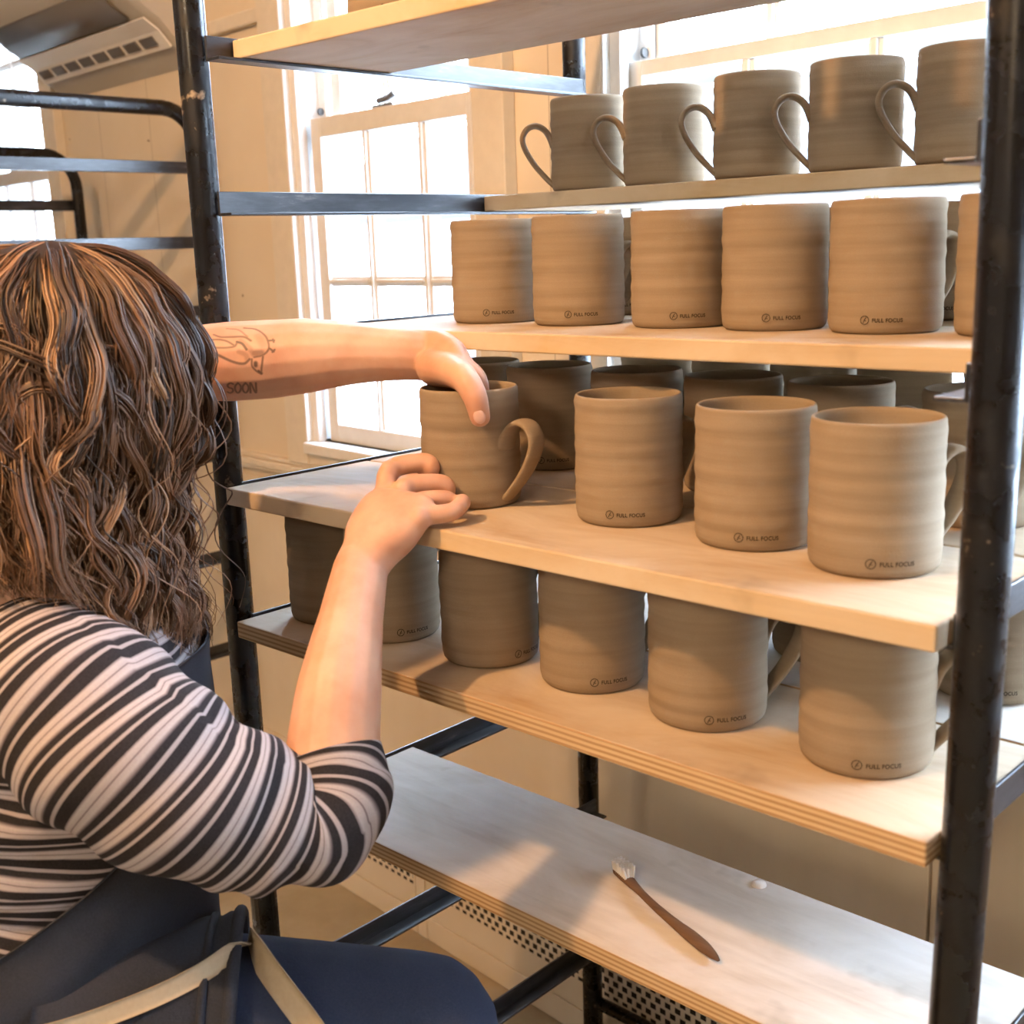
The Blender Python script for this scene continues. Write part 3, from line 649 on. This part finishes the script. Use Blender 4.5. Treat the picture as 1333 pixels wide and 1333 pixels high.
lines = [(T_([(80, 485), (200, 585), (330, 655), (480, 722), (600, 740), (665, 690)]), .0011, .8), (T_([(80, 485), (180, 540), (330, 558), (480, 545), (520, 500)]), .0010, .7),
         (T_([(520, 490), (580, 510), (630, 575)]), .0012, .9), (T_([(160, 470), (300, 462), (400, 480), (480, 525)]), .0009, .7), (T_([(250, 405), (330, 432), (450, 432), (600, 432), (680, 475)]), .0010, .7),
         (T_([(400, 335), (540, 352), (640, 430)]), .0008, .5), (T_([(600, 328), (740, 345), (840, 412), (880, 490), (885, 575), (820, 640), (720, 665)]), .0009, .7),
         (T_([(690, 690), (700, 780), (790, 852), (805, 780), (820, 660)]), .0009, .75), (T_([(735, 735), (735, 760)]), .0018, .9), (T_([(770, 830), (800, 852)]), .0014, .9),
         (T_([(880, 475), (950, 472)]), .0009, .8), (T_([(935, 460), (945, 490)]), .0009, .8), (T_([(890, 560), (945, 600)]), .0009, .8), (T_([(930, 605), (955, 580)]), .0009, .8),
         (T_([(560, 480), (660, 560), (720, 640)]), .0022, .35), (T_([(720, 620), (800, 620)]), .0028, .5), (T_([(540, 600), (620, 640), (640, 700)]), .002, .3), (T_([(760, 420), (820, 520)]), .003, .18)]
def letter(x, y, w_, h_, segs): return [([(250 + (x + a * w_) / 8.885, 390 + (y + b * h_) / 8.885) for a, b in s], .0009, .75) for s in segs]
for x, ch in ((412, 'S'), (500, 'O'), (588, 'O'), (676, 'N')):
    lines += letter(x, 965, 62, 115, {'S': [[(1, .1), (.5, 0), (0, .2), (.2, .45), (.8, .55), (1, .8), (.5, 1), (0, .9)]], 'O': [[(.5, 0), (0, .3), (0, .7), (.5, 1), (1, .7), (1, .3), (.5, 0)]], 'N': [[(0, 1), (0, 0), (1, 1), (1, 0)]]}[ch])
co = np.array([q.co for q in bm.verts]); ink = np.zeros(len(co)); cand = np.where((np.abs(co - np.array(px(305, 470, 1.12))).max(axis=1) < .09))[0]; cc = co[cand]
for pts, wd_, st in lines:
    pts = catmull(np.array(pts), max(4, len(pts) * 4)) if len(pts) > 2 else np.array(pts)
    w3 = [ray_on(bvh, *q)[0] for q in pts]; w3 = [np.array(q) for q in w3 if q is not None]
    for a, b in zip(w3[:-1], w3[1:]):
        ab = b - a; t = np.clip(((cc - a) @ ab) / (ab @ ab + 1e-12), 0, 1); ds = np.linalg.norm(cc - a - t[:, None] * ab, axis=1)
        ink[cand] = np.maximum(ink[cand], st * np.clip(1.6 - ds / wd_, 0, 1))
bm.to_mesh(bme); bm.free()
at = bme.attributes.new('ink', 'FLOAT', 'POINT'); at.data.foreach_set('value', ink.astype(np.float32))
bme.polygons.foreach_set('use_smooth', [True] * len(bme.polygons))
pchild('body', bme)
for s in (1, -1): v, f = ell(HC + G * .082 + HS * s * .031 + HU * .002, HS * .011, G * .011, HU * .011, 14, 10); pchild('eye', mesh('eye', v, f, M_EYE, True))
# thumb nail of the left hand
c, nr = ray_on(bvh, 624, 543)
if c is not None:
    nr = np.array(nr); up_ = unit(px(621, 528, 1.0505) - px(625, 546, 1.0505)); up_ = unit(up_ - nr * (up_ @ nr)); sd = np.cross(up_, nr); v, f = ell(np.array(c) - nr * .0006, sd * .0052, up_ * .0066, nr * .0014, 18, 10); pchild('thumbnail', mesh('thumbnail', v, f, M_NAIL, True))

# shirt: torso and sleeves with stripes that follow each tube
class UVM(MB):
    def __init__(s): super().__init__(); s.vv = []
    def addv(s, v, f, vals): s.add(v, f); s.vv += list(vals)
    def build_uv(s, name, mats, smooth=True, sub=0):
        me = mesh(name, s.v, s.f, mats, smooth, s.m); uv = me.uv_layers.new(name='stripe'); li = np.empty(len(me.loops), np.int32); me.loops.foreach_get('vertex_index', li)
        vals = np.array(s.vv)[li]; out = np.zeros((len(li), 2), np.float32); out[:, 1] = vals; uv.data.foreach_set('uv', out.ravel()); return me
def cloth_tube(pts, R, n, seg, folds, off=0., skew=0., caps=(False, True), thick=.0025, seed=0):
    """sleeve with wrinkles; stripe value runs along the arm"""
    path = catmull(pts, n); t = np.linspace(0, len(pts) - 1, n); r = np.interp(t, np.arange(len(R)), R); s = np.concatenate([[0], np.cumsum(np.linalg.norm(np.diff(path, axis=0), axis=1))])
    T, A, B = frames(path, (0, 0, 1)); v = []; vals = []; f = []
    for i in range(n):
        for k in range(seg):
            th = 2 * math.pi * k / seg; d = A[i] * math.cos(th) + B[i] * math.sin(th)
            w_ = folds(s[i], s[-1], th); nz = noise.noise(Vector(path[i] + d * r[i]) * 14 + Vector((seed, 0, 0))) * .0035
            v.append(path[i] + d * (r[i] + w_ + nz)); vals.append(s[i] + off + skew * math.cos(th) + w_ * .8)
    for i in range(n - 1):
        for k in range(seg): k2 = (k + 1) % seg; f.append((i * seg + k, i * seg + k2, (i + 1) * seg + k2, (i + 1) * seg + k))
    # cuff turned in
    b = len(v); i = n - 1
    for ring, (dr, ds) in enumerate(((-.0022, .001), (-.004, -.004), (-.0045, -.02))):
        for k in range(seg): th = 2 * math.pi * k / seg; d = A[i] * math.cos(th) + B[i] * math.sin(th); v.append(path[i] + T[i] * ds + d * (r[i] + dr)); vals.append(s[i] + off + .012)
        o0 = (n - 1) * seg if ring == 0 else b + (ring - 1) * seg
        for k in range(seg): k2 = (k + 1) % seg; f.append((o0 + k, o0 + k2, b + ring * seg + k2, b + ring * seg + k))
    return v, f, vals
shirt = UVM()
def folds_r(s, L, th):
    e = s / L; w_ = 0
    w_ += .0040 * math.sin(s * 210 + 1.5 * math.sin(th)) * math.exp(-((e - .80) / .13) ** 2) * (1.0 if math.cos(th) < .2 else .35)
    w_ += .0030 * math.sin(s * 95 + 2.2 * th) * math.exp(-((e - .45) / .3) ** 2)
    w_ += .004 * math.exp(-((math.cos(th) + 1) / .5) ** 2) * math.sin(min(1, e * 1.3) * math.pi)
    return w_
v, f, vals = cloth_tube(P3([(28, 885, .925), (85, 920, .895), (155, 968, .875), (245, 1028, .872), (330, 1060, .884), (400, 1072, .897), (432, 1048, .904), (434, 1012, .911), (428, 985, .916)]),
                        [.070, .074, .068, .0625, .055, .047, .0435, .0415, .0405], 120, 56, folds_r, 0, -.012); shirt.addv(v, f, vals)
v, f, vals = cloth_tube(P3([(95, 800, 1.13), (125, 735, 1.15), (160, 630, 1.152), (200, 535, 1.15), (222, 507, 1.15)]), [.06, .062, .055, .047, .043], 60, 40, lambda s, L, th: .002 * math.sin(s * 120 + 2 * th), 0, 0, seed=5); shirt.addv(v, f, vals)
TSH = [((.100, -.312, .60), .172, .130), ((.104, -.304, .66), .168, .126), ((.112, -.288, .76), .150, .118), ((.116, -.272, .86), .158, .118), ((.118, -.264, .925), .160, .112), ((.127, -.256, .962), .128, .088), ((.134, -.268, .985), .085, .070), ((.136, -.275, 1.0), .068, .062)]
secs = [(np.array(c), LV * a, FV * b) for c, a, b in TSH]; nn = 90; sg = 72
v, f = loft(secs, sg, nn, 2.2, caps=False); ctr = catmull(np.array([s[0] for s in secs]), nn); sl = np.concatenate([[0], np.cumsum(np.linalg.norm(np.diff(ctr, axis=0), axis=1))]); vals = []
for i in range(nn):
    for k in range(sg):
        q = np.array(v[i * sg + k]); th = 2 * math.pi * k / sg; d = unit(q - ctr[i]); wz = noise.noise(Vector(q) * 11) * .006 + .003 * math.sin(q[2] * 130 + 3 * math.cos(th)) * (1 if .68 < q[2] < .9 else .3)
        v[i * sg + k] = q + d * wz; vals.append(sl[i] * 1.0 + .03 * math.sin(th) + wz * .6)
shirt.addv(v, f, vals)
sme = shirt.build_uv('shirt', M_STRIPE); pchild('shirt', sme)

# jeans
jm = MB()
for h_, k_, f_ in ((HR, KR, FR), (HL_, KL, FL)):
    a = limb([h_ - FV * .03, h_ * .7 + k_ * .3, h_ * .35 + k_ * .65 , k_], [.098, .090, .080, .068], 26, 26); jm.add(*a)
    a = limb([k_, k_ * .6 + f_ * .4 + np.array([0, -.015, 0]), f_ + ZV * .03], [.067, .060, .052], 22, 26); jm.add(*a)
v, f = loft([(np.array((.10, -.312, .585)), LV * .165, FV * .12), (np.array((.104, -.304, .66)), LV * .168, FV * .124), (np.array((.108, -.296, .70)), LV * .160, FV * .119)], 36, 12); jm.add(v, f)
jme = remesh(jm, .005, 6, 'jeans'); jme.materials.clear(); jme.materials.append(M_JEANS); jme.polygons.foreach_set('use_smooth', [True] * len(jme.polygons)); pchild('jeans', jme)
for f_ in (FR, FL):
    sh = MB(); a = f_.copy(); a[2] = .045; v, f = loft([(a - FV * .07, LV * .022, ZV * .030), (a - FV * .05, LV * .034, ZV * .044), (a + FV * .02, LV * .040, ZV * .045), (a + FV * .10, LV * .044, ZV * .033), (a + FV * .16, LV * .034, ZV * .022), (a + FV * .175, LV * .015, ZV * .012)], 22, 20, 2.4)
    v = [(q[0], q[1], max(q[2], .001)) for q in v]; sh.add(v, f); pchild('shoe', sh.build('shoe', M_SHOE, smooth=True).data) if False else pchild('shoe', mesh('shoe', sh.v, sh.f, M_SHOE, True))
# apron: bib, wrapped waist and lap
def sheet(rows, th, name, mat):
    """rows of points -> two sided cloth of thickness th"""
    R_ = np.array(rows); m, n = R_.shape[:2]; du = np.gradient(R_, axis=0); dv_ = np.gradient(R_, axis=1); nr = np.cross(du, dv_); nr /= np.linalg.norm(nr, axis=2)[..., None] + 1e-9
    v = list(R_.reshape(-1, 3)) + list((R_ - nr * th).reshape(-1, 3)); k0 = m * n; f = []
    for i in range(m - 1):
        for j in range(n - 1):
            a, b, c, d = i * n + j, i * n + j + 1, (i + 1) * n + j + 1, (i + 1) * n + j; f.append((a, d, c, b)); f.append((k0 + a, k0 + b, k0 + c, k0 + d))
    bd = [i * n for i in range(m)] + [(m - 1) * n + j for j in range(1, n)] + [i * n + n - 1 for i in range(m - 2, -1, -1)] + [j for j in range(n - 2, 0, -1)]
    for a, b in zip(bd, bd[1:] + bd[:1]): f.append((a, b, k0 + b, k0 + a))
    return mesh(name, v, f, mat, True)
rows = []
for z, a, b, c, tr, tl in ((.945, .155, .108, (.122, -.258), 48, 48), (.92, .160, .114, (.118, -.264), 52, 52), (.87, .160, .123, (.116, -.272), 54, 54), (.82, .157, .128, (.114, -.280), 62, 62), (.775, .158, .130, (.112, -.286), 92, 92), (.72, .166, .134, (.108, -.294), 128, 128), (.66, .178, .140, (.104, -.304), 150, 150), (.60, .184, .145, (.100, -.312), 150, 150)):
    row = []
    for j in range(49):
        th = math.radians(-tr + (tr + tl) * j / 48); q = np.array((*c, z)) + FV * math.cos(th) * (b + .006) + LV * math.sin(th) * (a + .006)
        q = q + unit(FV * math.cos(th) + LV * math.sin(th)) * (.005 * math.sin(5 * th + z * 40) * (.9 - z) / .3 + .003 * noise.noise(Vector(q) * 16)); row.append(q)
    rows.append(row)
R_ = np.array(rows); R_ = np.stack([catmull(R_[:, j], 50) for j in range(49)], axis=1)
apron = pchild('apron', sheet(R_, .0022, 'apron', M_APRON))
rows = []
for e in np.linspace(0, .50, 24):
    c = HR * (1 - e) + KR * e; T0 = unit(KR - HR); s0 = unit(np.cross(T0, ZV)); r0 = .104 - .016 * e; row = []
    for j in range(31):
        th = math.radians(-100 + 215 * j / 30); q = c + (s0 * math.sin(th) * -1 + np.cross(s0, T0) * math.cos(th)) * (r0 + .002 * math.sin(th * 4 + e * 12) + (.0035 if e > .45 else 0))
        row.append(q)
    rows.append(row)
skirt = obj('skirt', sheet(rows, .003, 'skirt', M_APRON)); skirt.parent = apron
er = np.array(rows[-2]); hem = obj('hem', (lambda q: mesh('hem', q[0], q[1], M_APRON, True))(tube(er + unit(KR - HR) * .002, .0052, 10, True))); hem.parent = apron
er = np.array(rows[-5]); hem = obj('hem', (lambda q: mesh('hem', q[0], q[1], M_APRON, True))(tube(er, .0034, 8, True))); hem.parent = apron
def bvh_of(*names):
    v = []; f = []
    for me in names: k = len(v); v += [q.co.copy() for q in me.vertices]; f += [tuple(i + k for i in p.vertices) for p in me.polygons]
    return BVHTree.FromPolygons(v, f)
bvc = bvh_of(apron.data, skirt.data, sme, jme)
def ribbon(pts, width, name, parent, mat, off=.004, n=40, depth=None):
    pts = catmull(np.array([q[:2] for q in pts]), n); P = []
    for q in pts:
        loc, nr = ray_on(bvc, *q)
        P.append(np.array(loc) if loc is not None else None)
    good = [p for p in P if p is not None]; ds = [float((p - CAM) @ FW) for p in good]; last = ds[0]; out = []
    for q, p in zip(pts, P):
        dcur = float((p - CAM) @ FW) if p is not None else last
        if abs(dcur - last) > .05: dcur = last
        last = dcur; out.append(px(q[0], q[1], dcur - off))
    out = np.array(out); 
    for _ in range(6): out[1:-1] = (out[:-2] + out[1:-1] * 2 + out[2:]) / 4
    T = np.gradient(out, axis=0); rows = []
    for p, t in zip(out, T): t = unit(t); sd = unit(np.cross(FW, t)); rows.append([p + sd * width * (j / 4 - .5) for j in range(5)])
    o = obj(name, sheet(rows, .0014, name, mat)); o.parent = parent; return o
ribbon([(-40, 1372), (40, 1352), (110, 1332), (200, 1298), (270, 1262), (318, 1226)], .0145, 'waist_tie', apron, M_TIE, .006)
ribbon([(325, 1222), (345, 1255), (370, 1290), (400, 1330), (430, 1375)], .0195, 'waist_tie', apron, M_TIE, .010)
# neck strap
sp = P3([(248, 915, 1.0), (222, 868, .985), (180, 832, .965), (130, 805, .955), (95, 778, .955), (60, 760, .96), (20, 770, 1.0)])
v, f = tube(catmull(sp, 40), .0115, 12, True, flat=.25); o = obj('neck_strap', mesh('neck_strap', v, f, M_APRON, True)); o.parent = apron

# hair: wavy locks grown from the scalp
def hair():
    V = []; Fc = []; tone = []; nv0 = 0
    AX = np.stack([HS, G, HU]); sem = np.array([.079, .098, .112])
    cap = ell(HC + HU * .004 - G * .004, HS * .0815, G * .0985, HU * .1135, 40, 28)
    keep = [t for t in cap[1] if np.mean([(np.array(cap[0][i]) - HC) @ G for i in t]) < .055 or np.mean([(np.array(cap[0][i]) - HC) @ HU for i in t]) > .05]
    V.append(np.array(cap[0])); Fc += [tuple(t) for t in keep]; tone.append(np.full(len(cap[0]), .02)); nv0 = len(cap[0])
    quads = [] ; M = 50
    locks = 540
    for li in range(locks):
        # root direction on the upper and back scalp
        while True:
            d = rng.normal(size=3); d /= np.linalg.norm(d)
            if d[2] > .15 and d[1] < .80 or (d[1] < .42 and d[2] > -.42): break
        L = rng.uniform(.30, .40) * (1 if d[2] > .2 else .82 + .18 * d[2]); st = L / M
        p = HC + (d * sem) @ AX; crown = unit(np.array([.0, -.25, 1.0])); 
        tang = d - crown * 0; tdir = (d - crown * (d @ crown)); tdir = unit(tdir) @ AX
        vel = tdir.copy(); infl = 1.03 + .15 * rng.random() ** 1.3; pts = [p.copy()]; free = False
        for s in range(M - 1):
            e = s / M; hh = (p - HC) @ HU; free = free or hh < -.035
            k_ = .19 if free else .14
            vel = unit(vel * (1 - k_) + np.array([0, 0, -1.0]) * k_ + (RI * .03 if free else 0)); p = p + vel * st
            sc_ = sem * (1 + (infl - 1) * min(1, s / 8))
            q = ((p - HC) @ AX.T) / sc_; m = np.linalg.norm(q)
            if m < 1 or not free: p = HC + ((q / m) * sc_) @ AX; vel = unit(p - pts[-1])
            pts.append(p.copy())
        path = np.array(pts); T = np.gradient(path, axis=0); T /= np.linalg.norm(T, axis=1)[:, None] + 1e-9
        out = path - HC; out -= T * np.sum(out * T, axis=1)[:, None]; out /= np.linalg.norm(out, axis=1)[:, None] + 1e-9; sd = np.cross(T, out)
        s_ = np.linspace(0, L, M); ramp = np.clip((s_ - .035) / .13, 0, 1); wlen = rng.uniform(.062, .11); ph = rng.uniform(0, 6.28); am = rng.uniform(.006, .0145); ph2 = rng.uniform(0, 6.28)
        path = path + sd * (am * ramp * np.sin(2 * math.pi * s_ / wlen + ph))[:, None] + out * (am * .7 * ramp * np.sin(2 * math.pi * s_ / wlen + ph2))[:, None]
        lt = np.clip(rng.normal(.50, .24), .05, .95); nst = 21; rc = rng.uniform(.006, .011)
        for k in range(nst):
            a = rng.uniform(0, 6.28); rr = rc * math.sqrt(rng.random()); n_ = M if rng.random() > .25 else M - rng.integers(1, 13)
            cl = (1 - .62 * np.clip(s_ / L, 0, 1)); fz = rng.normal(0, .0009, 2); fr = rng.uniform(45, 90); fp = rng.uniform(0, 6.28)
            q = path + sd * (rr * math.cos(a) * cl + fz[0] * ramp * np.sin(s_ * fr + fp))[:, None] + out * (rr * math.sin(a) * .8 * cl + fz[1] * ramp * np.cos(s_ * fr + fp))[:, None]
            q = q[:n_]; m = len(q)
            if k < 2 and rng.random() < .45: q = q + sd[:m] * (rng.normal(0, .016) * ramp[:m] ** 2)[:, None] + out[:m] * (abs(rng.normal(0, .010)) * ramp[:m] ** 2)[:, None]
            dd_ = (q - CAM) @ FW; yy = 666.5 - FPX * ((q - CAM) @ UP) / dd_; xx = 666.5 + FPX * ((q - CAM) @ RI) / dd_
            lim = np.interp(xx, [-100, 60, 120, 170, 240, 300], [752, 760, 778, 850, 835, 800]) + rng.normal(0, 14)
            bad = np.where(yy > lim)[0]
            if len(bad): m = max(4, bad[0]); q = q[:m]
            rad = np.interp(np.linspace(0, 1, m), [0, .1, .7, 1], [.0005, .0007, .00065, .0002]) * rng.uniform(.8, 1.3)
            Tq = np.gradient(q, axis=0); Tq /= np.linalg.norm(Tq, axis=1)[:, None] + 1e-9; a1 = np.cross(Tq, FW); a1 /= np.linalg.norm(a1, axis=1)[:, None] + 1e-9; b1 = np.cross(Tq, a1)
            ring = np.stack([q + rad[:, None] * (a1 * math.cos(t) + b1 * math.sin(t)) for t in (0, 2.094, 4.189)], axis=1).reshape(-1, 3)
            V.append(ring); tn = np.clip(lt + rng.normal(0, .12) + .22 * np.linspace(-.5, .8, m), 0, 1); tone.append(np.repeat(tn, 3))
            i0 = nv0 + np.arange(m - 1)[:, None] * 3; 
            for c in range(3): c2 = (c + 1) % 3; quads.append(np.concatenate([i0 + c, i0 + c2, i0 + 3 + c2, i0 + 3 + c], axis=1))
            nv0 += m * 3
    V = np.concatenate(V); quads = np.concatenate(quads); capf = np.array(Fc); allf = np.concatenate([capf, quads]); tone = np.concatenate(tone)
    me = bpy.data.meshes.new('hair'); me.vertices.add(len(V)); me.vertices.foreach_set('co', V.astype(np.float32).ravel()); me.loops.add(allf.size); me.loops.foreach_set('vertex_index', allf.astype(np.int32).ravel())
    me.polygons.add(len(allf)); me.polygons.foreach_set('loop_start', np.arange(0, allf.size, 4, dtype=np.int32)); me.polygons.foreach_set('loop_total', np.full(len(allf), 4, np.int32)); me.update(calc_edges=True); me.validate()
    me.polygons.foreach_set('use_smooth', [True] * len(me.polygons)); a = me.attributes.new('tone', 'FLOAT', 'POINT'); a.data.foreach_set('value', tone.astype(np.float32)); me.materials.append(M_HAIR); return me
pchild('hair', hair())

# stool
M_STOOL = make_wood('stool_wood', (.20, .12, .06), (.30, .19, .10))
sx_, sy_ = .045, -.43; stl = empty('stool', (sx_, sy_, 0)); tag(stl, 'round wooden stool under the seated person', 'stool')
v, f = tube([(0, 0, .482), (0, 0, .486), (0, 0, .51), (0, 0, .516)], [.118, .122, .122, .118], 36); obj('seat', mesh('seat', v, f, M_STOOL, True), stl)
for k in range(4):
    a = math.pi / 4 + k * math.pi / 2; v, f = tube([((.085) * math.cos(a), .085 * math.sin(a), .483), (.088 * math.cos(a), .088 * math.sin(a), 0)], [.016, .013], 14); obj('leg', mesh('leg', v, f, M_STOOL, True), stl)
